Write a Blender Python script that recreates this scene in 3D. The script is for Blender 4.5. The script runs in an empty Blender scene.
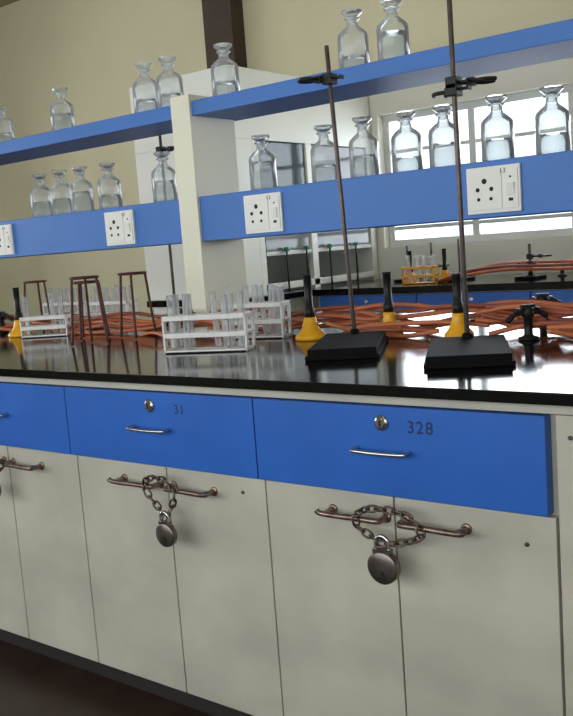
import bpy, math, random
from mathutils import Vector, Matrix
random.seed(7)
S=bpy.context.scene
S.view_settings.view_transform='Standard'
COL=S.collection

# ---------------- materials ----------------
def mat(name,c,rough=.5,metal=0,spec=.5,noise=0,nscale=8,bump=0,bscale=60,coat=0,c2=None,stretch=None):
    m=bpy.data.materials.new(name);m.use_nodes=True
    nt=m.node_tree;b=nt.nodes['Principled BSDF']
    b.inputs['Base Color'].default_value=(*c,1);b.inputs['Roughness'].default_value=rough
    b.inputs['Metallic'].default_value=metal;b.inputs['Specular IOR Level'].default_value=spec
    b.inputs['Coat Weight'].default_value=coat
    tc=nt.nodes.new('ShaderNodeTexCoord')
    src=tc.outputs['Object']
    if stretch:
        mp=nt.nodes.new('ShaderNodeMapping');mp.inputs['Scale'].default_value=stretch
        nt.links.new(src,mp.inputs['Vector']);src=mp.outputs['Vector']
    n=nt.nodes.new('ShaderNodeTexNoise');n.inputs['Scale'].default_value=nscale;n.inputs['Detail'].default_value=5
    nt.links.new(src,n.inputs['Vector'])
    r=nt.nodes.new('ShaderNodeValToRGB')
    k=max(0,1-noise)
    lo=c2 if c2 else tuple(x*k for x in c)
    r.color_ramp.elements[0].position=.3;r.color_ramp.elements[0].color=(*lo,1)
    r.color_ramp.elements[1].position=.65;r.color_ramp.elements[1].color=(*c,1)
    nt.links.new(n.outputs['Fac'],r.inputs['Fac']);nt.links.new(r.outputs['Color'],b.inputs['Base Color'])
    if bump:
        n2=nt.nodes.new('ShaderNodeTexNoise');n2.inputs['Scale'].default_value=bscale
        nt.links.new(tc.outputs['Object'],n2.inputs['Vector'])
        bp=nt.nodes.new('ShaderNodeBump');bp.inputs['Strength'].default_value=bump;bp.inputs['Distance'].default_value=.003
        nt.links.new(n2.outputs['Fac'],bp.inputs['Height']);nt.links.new(bp.outputs['Normal'],b.inputs['Normal'])
    return m
def glassmat(name,tint,haze,hazecol=(.85,.9,.92),edge=.55):
    m=bpy.data.materials.new(name);m.use_nodes=True;nt=m.node_tree;nt.nodes.clear()
    o=nt.nodes.new('ShaderNodeOutputMaterial')
    t=nt.nodes.new('ShaderNodeBsdfTransparent');t.inputs[0].default_value=(*tint,1)
    g=nt.nodes.new('ShaderNodeBsdfGlossy');g.inputs['Roughness'].default_value=.06;g.inputs[0].default_value=(1,1,1,1)
    d=nt.nodes.new('ShaderNodeBsdfDiffuse');d.inputs[0].default_value=(*hazecol,1)
    tr=nt.nodes.new('ShaderNodeBsdfTranslucent');tr.inputs[0].default_value=(*hazecol,1)
    mx0=nt.nodes.new('ShaderNodeMixShader');mx0.inputs[0].default_value=.5
    nt.links.new(d.outputs[0],mx0.inputs[1]);nt.links.new(tr.outputs[0],mx0.inputs[2])
    lw=nt.nodes.new('ShaderNodeLayerWeight');lw.inputs[0].default_value=.35
    mm=nt.nodes.new('ShaderNodeMath');mm.operation='MULTIPLY_ADD';mm.inputs[1].default_value=edge;mm.inputs[2].default_value=haze
    nt.links.new(lw.outputs['Facing'],mm.inputs[0])
    mx1=nt.nodes.new('ShaderNodeMixShader')
    nt.links.new(mm.outputs[0],mx1.inputs[0]);nt.links.new(t.outputs[0],mx1.inputs[1]);nt.links.new(mx0.outputs[0],mx1.inputs[2])
    mx2=nt.nodes.new('ShaderNodeMixShader');lf=nt.nodes.new('ShaderNodeLayerWeight');lf.inputs[0].default_value=.25
    nt.links.new(lf.outputs['Fresnel'],mx2.inputs[0])
    nt.links.new(mx1.outputs[0],mx2.inputs[1]);nt.links.new(g.outputs[0],mx2.inputs[2])
    nt.links.new(mx2.outputs[0],o.inputs[0])
    return m
M={}
M['blue']=mat('blue_laminate',(.020,.13,.52),.38,noise=.15,nscale=5)
M['blueshelf']=mat('blue_laminate_shelf',(.045,.18,.56),.45,noise=.08,nscale=5)
M['door']=mat('door_cream_laminate',(.57,.54,.44),.33,noise=.25,nscale=3.0,bump=.05,stretch=(1.2,1,1.8))
M['pillar']=mat('cream_pillar',(.86,.82,.65),.5,noise=.06,nscale=4)
M['granite']=mat('black_granite',(.005,.005,.006),.10,spec=.30,noise=.5,nscale=120)
M['black']=mat('black_iron',(.005,.0045,.0045),.65,spec=.08,noise=.2,nscale=30)
M['blackpl']=mat('black_plastic',(.012,.011,.010),.45,spec=.3)
M['gap']=mat('dark_gap',(.02,.015,.012),.8)
M['rust']=mat('rusty_iron',(.13,.035,.022),.6,metal=.3,noise=.5,nscale=60,c2=(.045,.015,.012))
M['rod']=mat('steel_rod',(.13,.10,.09),.4,metal=.6,noise=.4,nscale=40)
M['chrome']=mat('chrome',(.62,.6,.58),.22,metal=1,noise=.15,nscale=30)
M['bar']=mat('worn_steel_bar',(.34,.24,.19),.35,metal=.9,noise=.5,nscale=60)
M['lock']=mat('padlock_gunmetal',(.22,.19,.165),.3,metal=.9,noise=.4,nscale=40)
M['chain']=mat('chain_steel',(.17,.125,.10),.35,metal=.85,noise=.4,nscale=60)
M['rubber']=mat('red_rubber',(.34,.085,.045),.5,noise=.35,nscale=12)
M['rubber2']=mat('orange_rubber',(.58,.17,.065),.5,noise=.25,nscale=12)
M['yellow']=mat('yellow_enamel',(.92,.44,.01),.35,noise=.15,nscale=30)
M['white']=mat('white_plastic',(.86,.85,.78),.4,noise=.04,nscale=20)
M['rackm']=mat('rack_painted_metal',(.80,.78,.74),.35,noise=.12,nscale=30)
M['ink']=mat('ink_mark',(.015,.02,.06),.7)
M['green']=mat('green_knob',(.02,.3,.12),.4)
M['wall']=mat('wall_paint_cream',(.71,.66,.45),.8,noise=.06,nscale=1.5,bump=.1)
M['wallsill']=mat('wall_paint_light',(.84,.82,.72),.7,noise=.05,nscale=2)
M['ceil']=mat('ceiling_paint',(.35,.31,.2),.9,noise=.05,nscale=2)
M['floor']=mat('floor_brown_tile',(.045,.025,.018),.4,noise=.4,nscale=6)
M['frame']=mat('window_frame_paint',(.74,.76,.73),.5,noise=.05)
M['column']=mat('dark_column_paint',(.06,.04,.026),.7,noise=.2)
M['hood']=mat('hood_white_enamel',(.88,.88,.79),.45,noise=.05,nscale=2)
M['hoodin']=mat('hood_interior',(.7,.75,.74),.6,noise=.15,nscale=4)
M['glass']=glassmat('clear_bottle_glass',(.91,.93,.93),.17,(.95,.95,.94),edge=.42)
M['water']=glassmat('bottle_liquid',(.93,.95,.95),.12,(.85,.88,.88),edge=.2)
M['tubeglass']=glassmat('test_tube_glass',(.9,.92,.92),.25,(.95,.95,.95),edge=.6)
M['sash']=glassmat('sash_glass',(.62,.72,.76),.30,(.30,.40,.45),edge=.2)
M['sash2']=glassmat('sash_glass_pale',(.85,.9,.92),.35,(.8,.86,.87),edge=.2)
M['pane']=glassmat('window_glass',(.97,.98,1),.0,edge=.05)

# ---------------- builder ----------------
class B:
    def __init__(s,name,loc=(0,0,0),rz=0,bevel=0):
        s.name=name;s.loc=Vector(loc);s.rz=rz;s.v=[];s.f=[];s.mi=[];s.sm=[];s.mats=[];s.bev=bevel
    def m(s,k):
        if k not in s.mats:s.mats.append(k)
        return s.mats.index(k)
    def add(s,vs,fs,k,smooth):
        o=len(s.v);s.v+= [Vector(v) for v in vs]
        i=s.m(k)
        for n,f in enumerate(fs):
            s.f.append([o+a for a in f]);s.mi.append(i)
            s.sm.append(smooth if isinstance(smooth,bool) else smooth[n])
    def box(s,x0,x1,y0,y1,z0,z1,k,mtx=None):
        vs=[Vector((x,y,z)) for x in(x0,x1) for y in(y0,y1) for z in(z0,z1)]
        if mtx: vs=[mtx@v for v in vs]
        s.add(vs,[(0,1,3,2),(4,6,7,5),(0,4,5,1),(2,3,7,6),(0,2,6,4),(1,5,7,3)],k,False)
    def lathe(s,prof,k,c=(0,0,0),seg=28,mtx=None,smooth=True):
        c=Vector(c);vs=[];fs=[];n=len(prof)
        for r,z in prof:
            for i in range(seg):
                a=2*math.pi*i/seg;vs.append(Vector((r*math.cos(a),r*math.sin(a),z)))
        for j in range(n-1):
            for i in range(seg):
                i2=(i+1)%seg
                fs.append((j*seg+i,j*seg+i2,(j+1)*seg+i2,(j+1)*seg+i))
        if prof[0][0]>1e-6: fs.append(tuple(range(seg-1,-1,-1)))
        if prof[-1][0]>1e-6: fs.append(tuple((n-1)*seg+i for i in range(seg)))
        sm=[smooth]*((n-1)*seg)+[False]*(len(fs)-(n-1)*seg)
        if mtx: vs=[mtx@v for v in vs]
        s.add([v+c for v in vs],fs,k,sm)
    def cyl(s,p0,p1,r,k,r2=None,seg=16):
        p0=Vector(p0);p1=Vector(p1);d=p1-p0
        q=d.to_track_quat('Z','Y').to_matrix().to_4x4()
        s.lathe([(r,0),(r if r2 is None else r2,d.length)],k,p0,seg,q)
    def tube(s,pts,r,k,closed=False,seg=10,sub=6,flat=1):
        P=[Vector(p) for p in pts];n=len(P);path=[]
        rng=range(n) if closed else range(n-1)
        for i in rng:
            if closed: a,b,c,d=P[i-1],P[i],P[(i+1)%n],P[(i+2)%n]
            else: a,b,c,d=P[max(i-1,0)],P[i],P[i+1],P[min(i+2,n-1)]
            for t in range(sub):
                u=t/sub
                path.append(.5*((2*b)+(c-a)*u+(2*a-5*b+4*c-d)*u*u+(3*b-a-3*c+d)*u**3))
        if not closed: path.append(P[-1])
        N=len(path);vs=[];fs=[]
        T=(path[1]-path[0]).normalized()
        nr=T.orthogonal().normalized()
        for i in range(N):
            if closed: T=(path[(i+1)%N]-path[i-1]).normalized()
            else: T=(path[min(i+1,N-1)]-path[max(i-1,0)]).normalized()
            nr=(nr-T*nr.dot(T)).normalized();bn=T.cross(nr)
            for j in range(seg):
                a=2*math.pi*j/seg;vs.append(path[i]+(nr*math.cos(a)+bn*math.sin(a))*r)
        for i in range(N if closed else N-1):
            i2=(i+1)%N
            for j in range(seg):
                j2=(j+1)%seg;fs.append((i*seg+j,i2*seg+j,i2*seg+j2,i*seg+j2))
        L=len(fs)
        if not closed:
            fs.append(tuple(range(seg)));fs.append(tuple((N-1)*seg+j for j in range(seg-1,-1,-1)))
        s.add(vs,fs,k,[True]*L+[False]*(len(fs)-L))
    def done(s,parent=None):
        me=bpy.data.meshes.new(s.name);me.from_pydata(s.v,[],s.f)
        for k in s.mats: me.materials.append(M[k])
        me.polygons.foreach_set('material_index',s.mi);me.polygons.foreach_set('use_smooth',s.sm)
        import bmesh
        bm=bmesh.new();bm.from_mesh(me);bmesh.ops.recalc_face_normals(bm,faces=bm.faces);bm.to_mesh(me);bm.free()
        ob=bpy.data.objects.new(s.name,me);ob.location=s.loc;ob.rotation_euler[2]=s.rz;COL.objects.link(ob)
        if s.bev:
            md=ob.modifiers.new('bevel','BEVEL');md.width=s.bev;md.segments=2;md.limit_method='ANGLE';md.angle_limit=math.radians(50)
        if parent: ob.parent=parent
        return ob
def empty(name,loc=(0,0,0)):
    e=bpy.data.objects.new(name,None);e.location=loc;e.empty_display_size=.1;COL.objects.link(e);return e

# ---------------- room ----------------
XL,XR,YB,YF,ZC=-7.2,3.6,-3.4,3.8,3.5
b=B('floor');b.box(XL,XR,YB,YF+.2,-.1,0,'floor');b.done()
b=B('ceiling');b.box(XL,XR,YB,YF+.2,ZC,ZC+.1,'ceil');b.done()
b=B('wall_left')
b.box(XL-.15,XL,YB,-2.2,0,ZC,'wall');b.box(XL-.15,XL,2.2,YF+.2,0,ZC,'wall')
b.box(XL-.15,XL,-2.2,2.2,0,.95,'wall');b.box(XL-.15,XL,-2.2,2.2,2.4,ZC,'wall');b.done()
b=B('wall_right');b.box(XR,XR+.15,YB,YF+.2,0,ZC,'wall');b.done()
WX0,WX1,WZ0,WZ1=-1.95,3.2,1.09,1.97
b=B('wall_far')
b.box(XL,-2.02,YF,YF+.2,0,ZC,'wall');b.box(-2.02,WX0,YF,YF+.2,0,2.14,'wallsill');b.box(-2.02,WX0,YF,YF+.2,2.14,ZC,'wall');b.box(WX1,XR,YF,YF+.2,0,ZC,'wall')
b.box(WX0,WX1,YF,YF+.2,0,WZ0,'wallsill');b.box(WX0,WX1,YF,YF+.2,2.14,ZC,'wall')
b.box(WX0,WX1,YF,YF+.2,WZ1,2.14,'wallsill')
b.box(-3.30,-3.03,YF-.14,YF,0,ZC,'column')
b.done()
b=B('wall_near')
b.box(XL,XR,YB-.2,YB,0,.95,'wall');b.box(XL,XR,YB-.2,YB,2.5,ZC,'wall')
b.box(XL,-5.2,YB-.2,YB,.95,2.5,'wall');b.box(3.0,XR,YB-.2,YB,.95,2.5,'wall')
b.done()
def window(name,x0,x1,y,z0,z1,nx,trs,rz=0,loc=None):
    b=B(name,loc or ((x0+x1)/2,y,(z0+z1)/2),rz=rz,bevel=.003)
    w=(x1-x0)/2;h=(z1-z0)/2
    b.box(-w,w,-.03,.03,-h,-h+.045,'frame');b.box(-w,w,-.03,.03,h-.045,h,'frame')
    for i in range(nx+1):
        x=-w+i*2*w/nx; x=min(max(x,-w+.02),w-.02);b.box(x-.022,x+.022,-.028,.028,-h+.045,h-.045,'frame')
    for t in trs:
        z=-h+t*2*h;b.box(-w+.03,w-.03,-.015,.015,z-.012,z+.012,'frame')
    b.box(-w+.03,w-.03,-.002,.002,-h+.03,h-.03,'pane')
    return b.done()
window('window_1',WX0,WX1,YF+.1,WZ0,WZ1,8,[.14,.28,.72])
window('window_2',-5.2,3.0,YB-.1,.95,2.5,7,[.5])
window('added_left_window',-2.2,2.2,0,.95,2.4,4,[.5],rz=math.pi/2,loc=(XL-.07,0,1.675))  # unseen window, added to let light onto the left side of the room

# ---------------- near bench ----------------
ZT=.88
bench=empty('lab_bench',(0,0,0))
def part(name,**k): return B(name,**k)
b=part('countertop',bevel=.003);b.box(-3.6,2.2,-.022,1.52,.858,ZT,'granite');b.done(bench)
b=part('carcass',bevel=.001);b.box(-3.55,2.15,.019,1.48,.08,.857,'door')
b.box(-3.55,2.15,0,.02,.839,.857,'door')
b.box(-3.5,2.1,.06,1.44,0,.08,'gap');b.done(bench)
seams=[-3.5,-3.18,-2.86,-2.54,-2.22,-1.9,-1.58,-1.255,-.929,-.625,-.298,.006,.329,.656]
b=part('cabinet_doors',bevel=.0015)
for a,c in zip(seams[:-1],seams[1:]): b.box(a+.0017,c-.0017,0,.018,.082,.6545,'door')
b.box(.660,1.18,-.001,.018,.082,.838,'door');b.box(1.186,2.14,-.001,.018,.082,.838,'door')
b.done(bench)
b=part('drawer_fronts',bevel=.0015)
dr=[(-3.18,-2.545),(-2.54,-1.905),(-1.90,-1.262),(-1.257,-.6365),(-.6335,-.0045),(-.0015,.645)]
for a,c in dr: b.box(a,c,-.012,.017,.659,.8365,'blue')
b.done(bench)
b=part('drawer_hardware')
for a,c in dr:
    x=(a+c)/2-.002
    y=-.036;h=.052
    b.tube([(x-h-.006,-.012,.752),(x-h-.006,-.03,.751),(x-h,y,.750),(x,y-.001,.749),(x+h,y,.750),(x+h+.006,-.03,.751),(x+h+.006,-.012,.752)],.0046,'chrome')
    R=Matrix.Rotation(math.pi/2,4,'X')
    b.lathe([(.0155,0),(.0155,.003),(.013,.005),(.009,.006),(.009,.008)],'chrome',(x,-.012,.805),20,R)
    b.box(x-.0015,x+.0015,-.0215,-.0195,.799,.811,'gap')
b.done(bench)
b=part('door_bars')
prs=[-.929,-.298,.333,-1.58,-2.22]
for sx in prs:
    for sg in(-1,1):
        x0=sx+sg*.022;x1=sx+sg*.150
        b.tube([(x0,0,.612),(x0,-.02,.612),(x0+sg*.006,-.034,.612),(x0+sg*.05,-.036,.613),(x1-sg*.02,-.036,.612),(x1-sg*.006,-.033,.612),(x1,-.018,.612),(x1,0,.612)],.0062,'bar')
        b.tube([(x1-sg*.015,-.036,.612),(x1,-.038,.613),(x1+sg*.010,-.039,.615),(x1+sg*.014,-.040,.620)],.006,'bar')
        for xx in(x0,x1): b.lathe([(.011,0),(.011,.003),(.007,.004)],'bar',(xx,0,.612),16,Matrix.Rotation(math.pi/2,4,'X'))
b.done(bench)
b=part('bolt_heads')
for x,z in [(.685,.80),(.685,.12),(-.06,.62),(.60,.60)]:
    b.lathe([(.004,0),(.004,.002),(.0025,.003)],'rod',(x,-.001,z),12,Matrix.Rotation(math.pi/2,4,'X'))
b.done(bench)
def text(body,x,z,size,y=-.0125,parent=bench,name='marker_number',k='ink'):
    cu=bpy.data.curves.new(name,'FONT');cu.body=body;cu.size=size;cu.extrude=.0002;cu.space_character=1.15
    cu.materials.append(M[k])
    o=bpy.data.objects.new(name,cu);o.location=(x,y,z);o.rotation_euler=(math.pi/2,0,0.0);COL.objects.link(o);o.parent=parent;return o
text('328',.375,.789,.034);text('31',-.242,.790,.031)

# chained padlocks (one object each)
def chained_lock(pts,x,z,r,tilt=0,dx=0,step=.0185,link=.0128,w=.0066,rr=.0025):
    P=[Vector(p)+Vector((dx,0,0)) for p in pts]
    x+=dx
    o=Vector((x,-.058,z));b=B('chained_padlock',o)
    L=[0]
    for i in range(1,len(P)):L.append(L[-1]+(P[i]-P[i-1]).length)
    n=int(L[-1]/step)
    for j in range(n+1):
        s=L[-1]*j/n;i=0
        while i<len(L)-2 and L[i+1]<s:i+=1
        u=(s-L[i])/(L[i+1]-L[i]);c=P[i].lerp(P[i+1],u)-o;T=(P[i+1]-P[i]).normalized()
        A=Vector((0,1,0));side=T.cross(A).normalized()
        ang=math.radians(40 if j%2 else -45)
        sd=side*math.cos(ang)+A*math.sin(ang)
        q=[]
        for t in range(12):
            a=2*math.pi*t/12;q.append(c+T*link*math.cos(a)*(1 if abs(math.cos(a))>.6 else 1.15)+sd*w*math.sin(a))
        b.tube(q,rr,'chain',closed=True,seg=7,sub=2)
    R=Matrix.Rotation(tilt,4,'Y')@Matrix.Rotation(math.pi/2,4,'X')
    Ry=Matrix.Rotation(tilt,4,'Y')
    t=.30*r
    b.lathe([(0,-t-.0005),(r*.50,-t-.0005),(r*.54,-t-.002),(r*.62,-t-.002),(r*.66,-t),(r*.9,-t),(r,-t*.75),(r,t*.75),(r*.9,t),(0,t)],'lock',(0,0,0),32,R)
    b.box(-r*.55,r*.55,-t*.8,t*.8,r*.6,r*1.10,'lock',Ry)
    s=r*.42
    b.tube([Ry@Vector(p) for p in [(-s,0,r*.9),(-s,0,r*1.35),(-s*.8,0,r*1.68),(0,0,r*1.85),(s*.8,0,r*1.68),(s,0,r*1.35),(s,0,r*.9)]],r*.13,'chrome')
    b.lathe([(.0045,0),(.0045,.002)],'gap',(0,-t-.001,-r*.3),12,Matrix.Rotation(math.pi/2,4,'X'))
    return b.done()
y=-.045
chained_lock([(.322,-.055,.580),(.290,y,.587),(.262,y,.600),(.262,y,.625),(.292,-.05,.642),(.335,-.05,.645),(.372,-.05,.640),(.400,y,.622),(.408,y,.600),(.380,y,.587),(.352,-.05,.580),(.326,-.058,.578)],.328,.533,.033,-.03,dx=.006)
chained_lock([(-.278,-.055,.552),(-.305,y,.570),(-.330,y,.59),(-.347,y,.615),(-.330,-.05,.637),(-.300,-.05,.643),(-.268,-.05,.638),(-.246,y,.618),(-.250,y,.595),(-.262,y,.572),(-.272,-.055,.552)],-.272,.512,.029,-.05,dx=.016)
chained_lock([(-.93,-.055,.585),(-.96,y,.60),(-.965,y,.62),(-.93,-.05,.637),(-.90,y,.62),(-.905,y,.60),(-.925,-.055,.585)],-.928,.545,.026)

# ---------------- reagent shelf ----------------
shelf=empty('reagent_shelf',(0,.95,0))
def pw(name,bevel=.002): return B(name,(0,-.95,0),bevel=bevel)
b=pw('upper_shelf_board')
b.box(-3.3,2.1,.852,1.10,1.618,1.668,'blueshelf');b.done(shelf)
b=pw('lower_socket_beam')
b.box(-3.3,2.1,.852,1.06,1.192,1.345,'blueshelf');b.done(shelf)
b=pw('shelf_uprights',.0015)
for x in(-2.75,-.99,.95):
    b.box(x,x+.088,.840,1.072,ZT+.0005,1.69,'pillar')
b.done(shelf)
R90=Matrix.Rotation(math.pi/2,4,'X')
def socket(x,z=1.266,w=.155,h=.125):
    b=B('power_socket_panel',(x,.8515,z),bevel=.0015)
    b.box(-w/2,w/2,-.008,0,-h/2,h/2,'white')
    b.box(-w*.46,w*.16,-.011,-.007,-h*.42,h*.42,'white')
    b.box(w*.2,w*.46,-.011,-.007,-h*.42,h*.42,'white')
    def hole(px,pz,r): b.lathe([(r,0),(r,.0012)],'gap',(px,-.0108,pz),14,R90)
    hole(-.024,.024,.0075);hole(-.044,.002,.006);hole(-.004,.002,.006);hole(-.042,-.024,.005);hole(-.006,-.024,.005)
    b.box(w*.26,w*.40,-.0155,-.0105,-.016,.016,'white',Matrix.Rotation(.12,4,'X'))
    hole(w*.33,.03,.003);b.box(w*.29,w*.37,-.0122,-.0108,-.034,-.026,'gap')
    o=b.done();text('13',.02,.042,.018,y=-.0115,parent=o,name='socket_number');return o
for x in(-2.05,-1.31,-.620,.185,.86): socket(x)

def bottle(x,y,z,h=.18,r=.044,lvl=.5,rz=0):
    b=B('reagent_bottle',(x,y,z+.0005),rz)
    hb=h*.60
    prof=[(0,0),(r*.9,0),(r,.004),(r,hb*.93),(r*.93,hb*1.03),(r*.66,hb*1.14),(r*.40,hb*1.22),(r*.35,hb*1.28),(r*.35,hb*1.38),(r*.50,hb*1.41),(r*.50,hb*1.45),(r*.34,hb*1.455)]
    b.lathe(prof,'glass',seg=32)
    b.lathe([(r*.26,hb*1.30),(r*.30,hb*1.46),(r*.40,hb*1.49),(r*.68,hb*1.59),(r*.66,hb*1.645),(0,hb*1.66)],'glass',seg=16,smooth=False)
    if lvl: b.lathe([(0,.005),(r*.9,.005),(r*.93,.01),(r*.93,hb*lvl),(0,hb*lvl)],'water',seg=28)
    return b.done()
zl=1.345;zu=1.668
for i,(x,l) in enumerate([(-1.86,.6),(-1.725,.6),(-1.60,.75),(-1.44,.5),(-1.14,.7),(-.672,.85),(-.42,.5),(-.27,.6),(-.12,.4),(.0,.65),(.165,.55),(.325,.5)]):
    bottle(x,.93+random.uniform(-.006,.006),zl,h=.181+random.uniform(-.004,.004),r=.0455,lvl=l,rz=random.random())
for x,l,h in [(-1.70,.7,.182),(-1.215,.5,.19),(-1.09,.5,.19),(-.825,.5,.185),(-.30,.4,.185),(-.160,.8,.185),(-2.10,.5,.17)]:
    bottle(x,.95,zu,h=h,r=.048,lvl=l)

# ---------------- retort stands ----------------
def stand(x,y,top,base=None,clamps=(),z0=ZT,rr=.006,lean=0):
    b=B('retort_stand',(x,y,z0+.0005),bevel=.003)
    if base:
        off,w,l,rot,h=base
        b.box(-w/2,w/2,-l/2-off,l/2-off,0,h,'black',Matrix.Rotation(rot,4,'Z'))
        b.box(-w/2-.006,w/2+.006,-l/2-off-.006,l/2-off+.006,0,h*.4,'black',Matrix.Rotation(rot,4,'Z'))
    else: b.box(-.06,.06,-.08,.08,0,.015,'black')
    T=top-z0
    b.cyl((0,0,.01),(lean,0,T),rr,'rod')
    b.lathe([(.013,.012),(.013,.034),(.008,.038)],'black',(0,0,0),16)
    for (cz,dx,dy) in clamps:
        cz-=z0;cx=lean*cz/T
        b.box(cx-.014,cx+.014,-.018,.018,cz-.014,cz+.014,'blackpl')
        b.cyl((cx+.012,0,cz),(cx+.036,0,cz),.004,'blackpl');b.box(cx+.034,cx+.040,-.011,.011,cz-.005,cz+.005,'blackpl')
        b.cyl((cx,0,cz),(cx+dx,dy,cz),.0055,'blackpl')
        d=Vector((dx,dy,0)).normalized();n=Vector((-d.y,d.x,0));e=Vector((cx+dx,dy,cz))
        for sg in(-1,1):
            b.tube([e,e+d*.012+n*sg*.016,e+d*.032+n*sg*.024,e+d*.055+n*sg*.014],.005,'blackpl',seg=8)
        b.box(e.x-.009,e.x+.009,e.y-.009,e.y+.009,cz-.01,cz+.01,'blackpl')
    return b.done()
stand(-.115,.575,1.672,base=(.155,.165,.36,.48,.026),clamps=[(1.585,-.02,-.02)],lean=-.032)
stand(.262,.49,1.80,base=(.140,.175,.34,.46,.026),clamps=[(1.50,.035,.02),(1.485,-.02,.015)],lean=-.006)
stand(-1.37,1.16,1.68,clamps=[(1.57,.05,.0)])

# ---------------- burners ----------------
def burner(x,y,z=ZT,rz=0,h=.19,s=1,name='bunsen_burner'):
    b=B(name,(x,y,z+.0005),rz)
    b.lathe([(.046*s,0),(.047*s,.008),(.043*s,.014),(.034*s,.022),(.025*s,.036),(.020*s,.054),(.017,.064),(.013,.066)],'yellow',seg=28)
    b.lathe([(.015,.064),(.015,.090),(.0115,.092),(.0115,h-.006),(.013,h-.005),(.013,h),(.008,h),(.008,h-.02)],'blackpl',seg=20)
    b.cyl((.01,0,.045),(.05,0,.045),.005,'chrome')
    return b.done()
burner(-.307,.635,rz=.3);burner(-.112,.755,rz=2.5,s=.85,h=.18);burner(.135,.70,rz=.5,s=.85,h=.17);burner(-1.73,.66,rz=.4)

# ---------------- tripods ----------------
def tripod(x,y,rz,h=.22,r=.055,k='rust',name='tripod_stand',z=ZT):
    b=B(name,(x,y,z+.0005),rz)
    b.tube([(r*math.cos(a*math.pi/4),r*math.sin(a*math.pi/4),h) for a in range(8)],.0045,k,closed=True,sub=4)
    for j in range(3):
        a=2*math.pi*j/3;c,s=math.cos(a),math.sin(a)
        b.tube([(r*c*.98,r*s*.98,h),(r*1.06*c,r*1.06*s,h-.012),(r*1.25*c,r*1.25*s,h*.5),(r*1.5*c,r*1.5*s,.004)],.0045,k)
    return b.done()
tripod(-1.09,.47,.3,r=.044);tripod(-1.045,.64,1.25,r=.046);tripod(-1.24,.60,.8,r=.042,h=.20);tripod(-1.95,.92,.2,h=.2,r=.045)
# ---------------- test tube racks ----------------
def rack(x,y,rz,L=.27,D=.07,H=.1,n=6,rows=2,tubes=None,z=ZT,k='rackm'):
    b=B('test_tube_rack',(x,y,z+.0005),rz,bevel=.0012)
    for sx in(-1,1):
        b.box(sx*L/2-.003,sx*L/2+.003,-D/2,-D/2+.016,0,H,k);b.box(sx*L/2-.003,sx*L/2+.003,D/2-.016,D/2,0,H,k)
        b.box(sx*L/2-.003,sx*L/2+.003,-D/2,D/2,H-.014,H,k);b.box(sx*L/2-.003,sx*L/2+.003,-D/2,D/2,0,.010,k)
    b.box(-L/2,L/2,-D/2,D/2,.003,.008,k)
    for zz in(H*.52,H-.002):
        b.box(-L/2,L/2,-D/2,-D/2+.010,zz-.0015,zz+.0015,k);b.box(-L/2,L/2,D/2-.010,D/2,zz-.0015,zz+.0015,k);b.box(-L/2,L/2,-.005,.005,zz-.0015,zz+.0015,k)
        b.box(-L/2,L/2,-D/2-.002,-D/2,zz-.012,zz+.0015,k);b.box(-L/2,L/2,D/2,D/2+.002,zz-.012,zz+.0015,k)
        for i in range(n+1):
            xx=-L/2+L*i/n;b.box(xx-.004,xx+.004,-D/2,D/2,zz-.0015,zz+.0015,k)
    for i in range(n):
        for j in range(rows):
            if tubes and (i,j) not in tubes: continue
            px=-L/2+L*(i+.5)/n;py=(-D/4 if j==0 else D/4) if rows>1 else 0
            tl=.150+random.uniform(-.006,.008);r=.0092
            m=Matrix.Translation((px,py,.009))@Matrix.Rotation(random.uniform(-.09,.09),4,'Y')@Matrix.Rotation(random.uniform(-.05,.05),4,'X')
            b.lathe([(0,0),(r*.5,.0013),(r*.87,.004),(r,.0085),(r,tl-.003),(r*1.22,tl),(r*1.02,tl),(r*.86,tl-.004)],'tubeglass',seg=16,mtx=m)
    return b.done()
rack(-.465,.37,.33,L=.245,H=.105,tubes={(0,0),(0,1),(1,0),(1,1),(4,0),(4,1),(5,0),(3,1)})
rack(-.53,.66,.25,L=.20,H=.11,n=5,tubes={(0,0),(1,1),(2,0),(3,1),(4,0),(4,1),(3,0)})
rack(-1.95,1.08,.1,L=.24,H=.10)
rack(-1.64,1.06,.1,L=.22,n=5,H=.10)
rack(-1.56,.66,.5,L=.18,n=4,H=.08,tubes={(0,0),(2,1),(3,0)})

# ---------------- gas taps / black fittings ----------------
def tap(x,y,rz=0,z=ZT,k='blackpl',knob='blackpl',name='gas_tap',s=1):
    b=B(name,(x,y,z+.0005),rz)
    b.lathe([(.026,0),(.026,.006),(.014,.010),(.011,.014),(.011,.055),(.015,.058),(.015,.08),(.008,.084)],k,seg=20)
    for sg in(-1,1):
        b.tube([(0,0,.065),(sg*.025,0,.068),(sg*.04,0,.063),(sg*.058,0,.05)],.0065,k)
        for q in range(3): b.lathe([(.006,-.003),(.009,0),(.006,.003)],k,(sg*(.04+.006*q),0,.063-.005*q),10,Matrix.Rotation(math.pi/2,4,'Y'))
        b.box(sg*.024-.004,sg*.024+.004,-.018,.010,.074,.080,knob)
    b.box(-.018,.018,-.006,.006,.080,.088,knob)
    return b.done()
tap(-.93,.76,.3);tap(.345,.66,.9);tap(.50,.98,1.2);tap(-2.02,.78,.3);tap(.25,1.0,.4)

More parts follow.
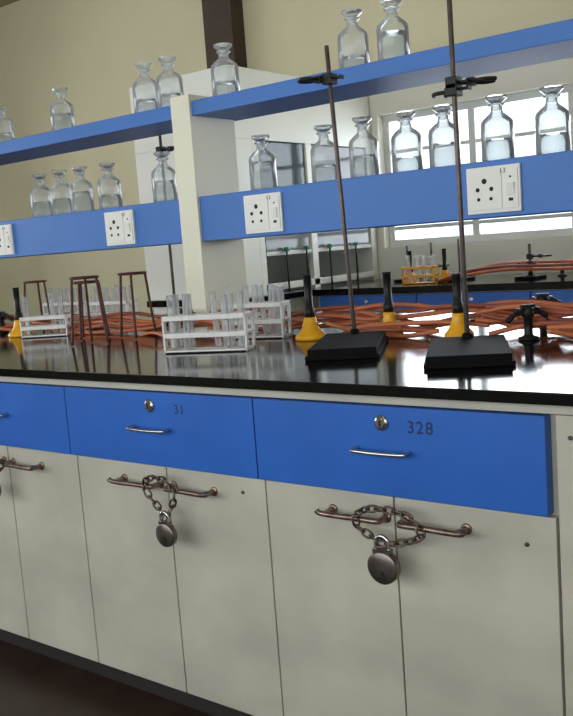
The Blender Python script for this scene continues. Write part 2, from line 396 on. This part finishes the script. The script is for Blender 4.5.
# ---------------- rubber hoses ----------------
def hose(pts,r=.0066,k='rubber'):
    o=Vector(pts[0]);b=B('rubber_hose',o);b.tube([Vector(p)-o for p in pts],r,k,sub=8,seg=8);return b.done()
z=ZT+.0072
def run(y0,zz,x0,x1,amp,k,r=.0066,n=14,ph=0,lift=.02):
    pts=[]
    for i in range(n+1):
        x=x0+(x1-x0)*i/n
        pts.append((x,y0+amp*math.sin(ph+i*1.3)+random.uniform(-.012,.012),zz+abs(math.sin(ph+i*.9))*lift))
    hose(pts,r,k)
run(.80,z,-2.6,-1.04,.02,'rubber',ph=.3);run(.78,z+.014,-2.5,-1.03,.02,'rubber2',ph=1.4);run(.75,z,-2.5,-1.3,.03,'rubber2',ph=2.4)
run(.80,z+.03,-2.5,-1.04,.02,'rubber2',ph=.8);run(.82,z+.04,-2.5,-1.04,.02,'rubber',ph=3.8)
run(.79,z,-2.3,-.22,.02,'rubber',ph=2.2,n=14);run(.81,z+.016,-1.9,-.2,.02,'rubber2',ph=.9,n=14)
run(.55,z,-.95,-.66,.02,'rubber2',ph=.6,n=5,r=.005)
for j,(y0,zz,x0,k,pp) in enumerate([(.815,0,-.88,'rubber2',3),(.83,.016,-.7,'rubber',4),(.82,.03,-.6,'rubber2',5.5),(.82,.045,-.88,'rubber',.4),
     (.83,.05,-.4,'rubber2',2.7),(.81,.03,.0,'rubber2',1.1)]):
    run(y0,z+zz,x0,1.1,.018,k,ph=pp,n=int((1.1-x0)*9),lift=.024)
# right-hand tangle
for j,(y0,zz,x0,k,pp) in enumerate([(.74,0,.20,'rubber2',1),(.71,.014,.2,'rubber',2),(.66,.0,.24,'rubber2',.2),(.62,.012,.40,'rubber',4.4),(.58,0,.44,'rubber2',5),(.76,.04,.17,'rubber2',3.6),(.72,.045,.2,'rubber',.9),
     (.60,.02,.42,'rubber2',2.8),(.68,.03,.22,'rubber',5.2)]):
    run(y0,z+zz,x0,1.1,.026,k,ph=pp,n=9,lift=.03)
hose([(-.26,.65,.926),(-.23,.66,.915),(-.18,.69,.895),(-.1,.68,z),(.0,.67,z),(.085,.68,.90)],k='rubber2')
hose([(-.24,.70,z),(-.1,.695,z+.013),(.07,.69,z+.012)],k='rubber')
hose([(-.25,.725,z),(-.18,.71,z+.02),(-.05,.70,z+.03),(.08,.73,z+.03),(.2,.75,z+.02)],k='rubber2')
hose([(.175,.72,.926),(.21,.73,.92),(.25,.70,.925),(.29,.69,.93),(.31,.685,.932)],k='rubber2')
hose([(-.155,.78,.926),(-.22,.80,.92),(-.40,.82,.93),(-.6,.81,z),(-.8,.79,.91),(-.875,.765,.932)],k='rubber2')
hose([(-1.69,.68,.926),(-1.64,.70,.905),(-1.4,.72,z),(-1.1,.76,.90),(-.99,.745,.932)],k='rubber2')
hose([(.385,.70,.932),(.45,.66,.92),(.6,.62,z),(.9,.60,z)],k='rubber')

# ---------------- far bench ----------------
fb=empty('lab_bench',(0,3.2,0))
def pf(n,bevel=.002): return B(n,(0,-3.2,0),bevel=bevel)
b=pf('countertop');b.box(-1.96,3.0,2.88,3.76,.842,ZT,'granite');b.done(fb)
b=pf('carcass');b.box(-1.9,2.95,2.92,3.72,.08,.841,'door');b.box(-1.86,2.9,2.97,3.7,0,.08,'gap');b.done(fb)
b=pf('drawer_fronts')
for i in range(7): b.box(-1.88+i*.66,-1.88+i*.66+.654,2.90,2.919,.70,.836,'blue')
b.done(fb)
b=pf('cabinet_doors')
for i in range(14): b.box(-1.88+i*.33,-1.88+i*.33+.326,2.902,2.919,.085,.695,'door')
b.done(fb)
b=pf('drawer_pulls')
for i in range(7):
    x=-1.55+i*.66;b.tube([(x-.06,2.90,.75),(x-.055,2.87,.75),(x,2.868,.75),(x+.055,2.87,.75),(x+.06,2.90,.75)],.004,'chrome')
    b.lathe([(.012,0),(.012,.005)],'chrome',(x,2.90,.80),16,R90)
b.done(fb)
stand(-.68,3.2,1.07,clamps=[(1.0,.06,0),(.96,-.06,0)],rr=.009);stand(-1.33,3.3,1.11,clamps=[(.97,.05,0)]);stand(-1.15,3.3,1.12);stand(-1.55,3.4,1.1)
burner(-1.42,3.2);burner(-1.22,3.25)
rack(-1.30,3.1,0,L=.2,n=4,k='yellow')
for yy,zz,kk in((3.15,.90,'rubber2'),(3.22,.915,'rubber'),(3.3,.93,'rubber2'),(3.12,.92,'rubber')):
    hose([(-1.2,yy,z),(-1.0,yy,zz+.02),(-.8,yy+.03,zz+.035),(-.5,yy,zz+.03),(-.2,yy+.02,zz+.03),(.1,yy,zz),(.4,yy+.02,z),(1.0,yy,z)],k=kk,r=.009)
tap(-.56,3.35);tap(-.3,3.35)

# ---------------- fume hood ----------------
fh=empty('fume_hood',(-2.4,3.0,0))
def ph(n,bevel=.003): return B(n,(2.4,-3.0,0),bevel=bevel)
X0,X1,Y0,Y1=-2.77,-2.0,2.35,3.78
b=ph('hood_base');b.box(X0+.02,X1-.02,Y0+.02,Y1,0,.84,'hood');b.box(X0,X1+.035,Y0-.02,Y1,.842,.88,'granite');b.done(fh)
b=ph('hood_casing')
b.box(X0,X1,Y0,Y1,1.76,2.15,'hood')
b.box(X0,X1,Y0,Y0+.17,.88,1.76,'hood');b.box(X0,X1,Y1-.06,Y1,.88,1.76,'hood')
b.box(X0,X0+.03,Y0+.17,Y1-.06,.88,1.76,'hoodin')
b.box(X1-.04,X1,Y0+.17,Y0+.22,.88,1.76,'hood');b.box(X1-.03,X1,3.03,3.09,.88,1.76,'hood')
b.box(X1-.03,X1,Y0+.2,Y1-.06,.90,.94,'hood')
b.done(fh)
b=ph('sash_panes');b.box(X1-.02,X1-.014,Y0+.23,3.03,1.42,1.755,'sash');b.box(X1-.02,X1-.014,3.09,Y1-.07,1.12,1.755,'sash2')
b.box(X1-.02,X1-.014,Y0+.23,3.03,1.12,1.40,'sash2')
b.box(X1-.03,X1-.005,Y0+.22,Y1-.06,1.10,1.125,'frame');b.box(X1-.03,X1-.005,Y0+.22,3.03,1.398,1.422,'frame')
b.box(X1-.03,X1-.005,Y0+.22,Y0+.235,1.10,1.76,'gap');b.box(X1-.03,X1-.005,Y0+.22,Y1-.06,1.755,1.768,'gap');b.done(fh)
b=ph('hood_service_taps')
for yy in(2.75,2.95,3.2,3.5):
    b.cyl((X1+.012,yy,.882),(X1+.012,yy,1.12),.006,'blackpl');b.lathe([(.016,0),(.018,.01),(.016,.025)],'green',(X1+.012,yy,1.12),14)
b.done(fh)

# ---------------- lights ----------------
def area(name,loc,rot,sx,sy,p,c):
    l=bpy.data.lights.new(name,'AREA');l.shape='RECTANGLE';l.size=sx;l.size_y=sy;l.energy=p;l.color=c
    o=bpy.data.objects.new(name,l);o.location=loc;o.rotation_euler=rot;COL.objects.link(o);return o
area('daylight_far_window',(.6,4.35,1.6),(-math.pi/2,0,0),6.4,1.6,230,(.90,.96,1))
area('daylight_near_window',(-1.1,-3.75,1.75),(math.pi/2,0,0),8.2,1.5,128,(.96,.99,1))
area('left_fill_light',(XL-.5,0,1.7),(0,-math.pi/2,0),1.5,4.4,150,(1,.99,.96))  # added fill lamp, shines in through the unseen left window
def fill_tube(x,y,rz):
    b=B('added_tube_light',(x,y,ZC-.06),rz)
    b.box(-.62,.62,-.035,.035,.02,.06,'white');b.cyl((-.6,0,0),(.6,0,0),.016,'tubeem');b.box(-.62,-.6,-.02,.02,-.02,.03,'white');b.box(.6,.62,-.02,.02,-.02,.03,'white');b.done()
m=bpy.data.materials.new('tube_emission');m.use_nodes=True;p=m.node_tree.nodes['Principled BSDF'];p.inputs['Emission Color'].default_value=(1,.98,.93,1);p.inputs['Emission Strength'].default_value=22;M['tubeem']=m
fill_tube(-1.0,2.0,0);fill_tube(-4.2,1.9,0);fill_tube(.6,-1.0,0)  # added tubes out of view, extra fill for the aisle and left side
w=bpy.data.worlds.new('world');S.world=w;w.use_nodes=True
w.node_tree.nodes['Background'].inputs[0].default_value=(.88,.95,1,1);w.node_tree.nodes['Background'].inputs[1].default_value=1.8

# ---------------- camera ----------------
cd=bpy.data.cameras.new('camera');cam=bpy.data.objects.new('camera',cd);COL.objects.link(cam)
cd.sensor_fit='HORIZONTAL';cd.sensor_width=36;cd.lens=888.3*36/573;cd.clip_start=.02
Rm=Matrix.Rotation(.6609,4,'Z')@Matrix.Rotation(math.pi/2-.1263,4,'X')@Matrix.Rotation(-.0736,4,'Z')
cam.matrix_world=Matrix.Translation((1.2167,-1.4493,1.1583))@Rm
S.camera=cam
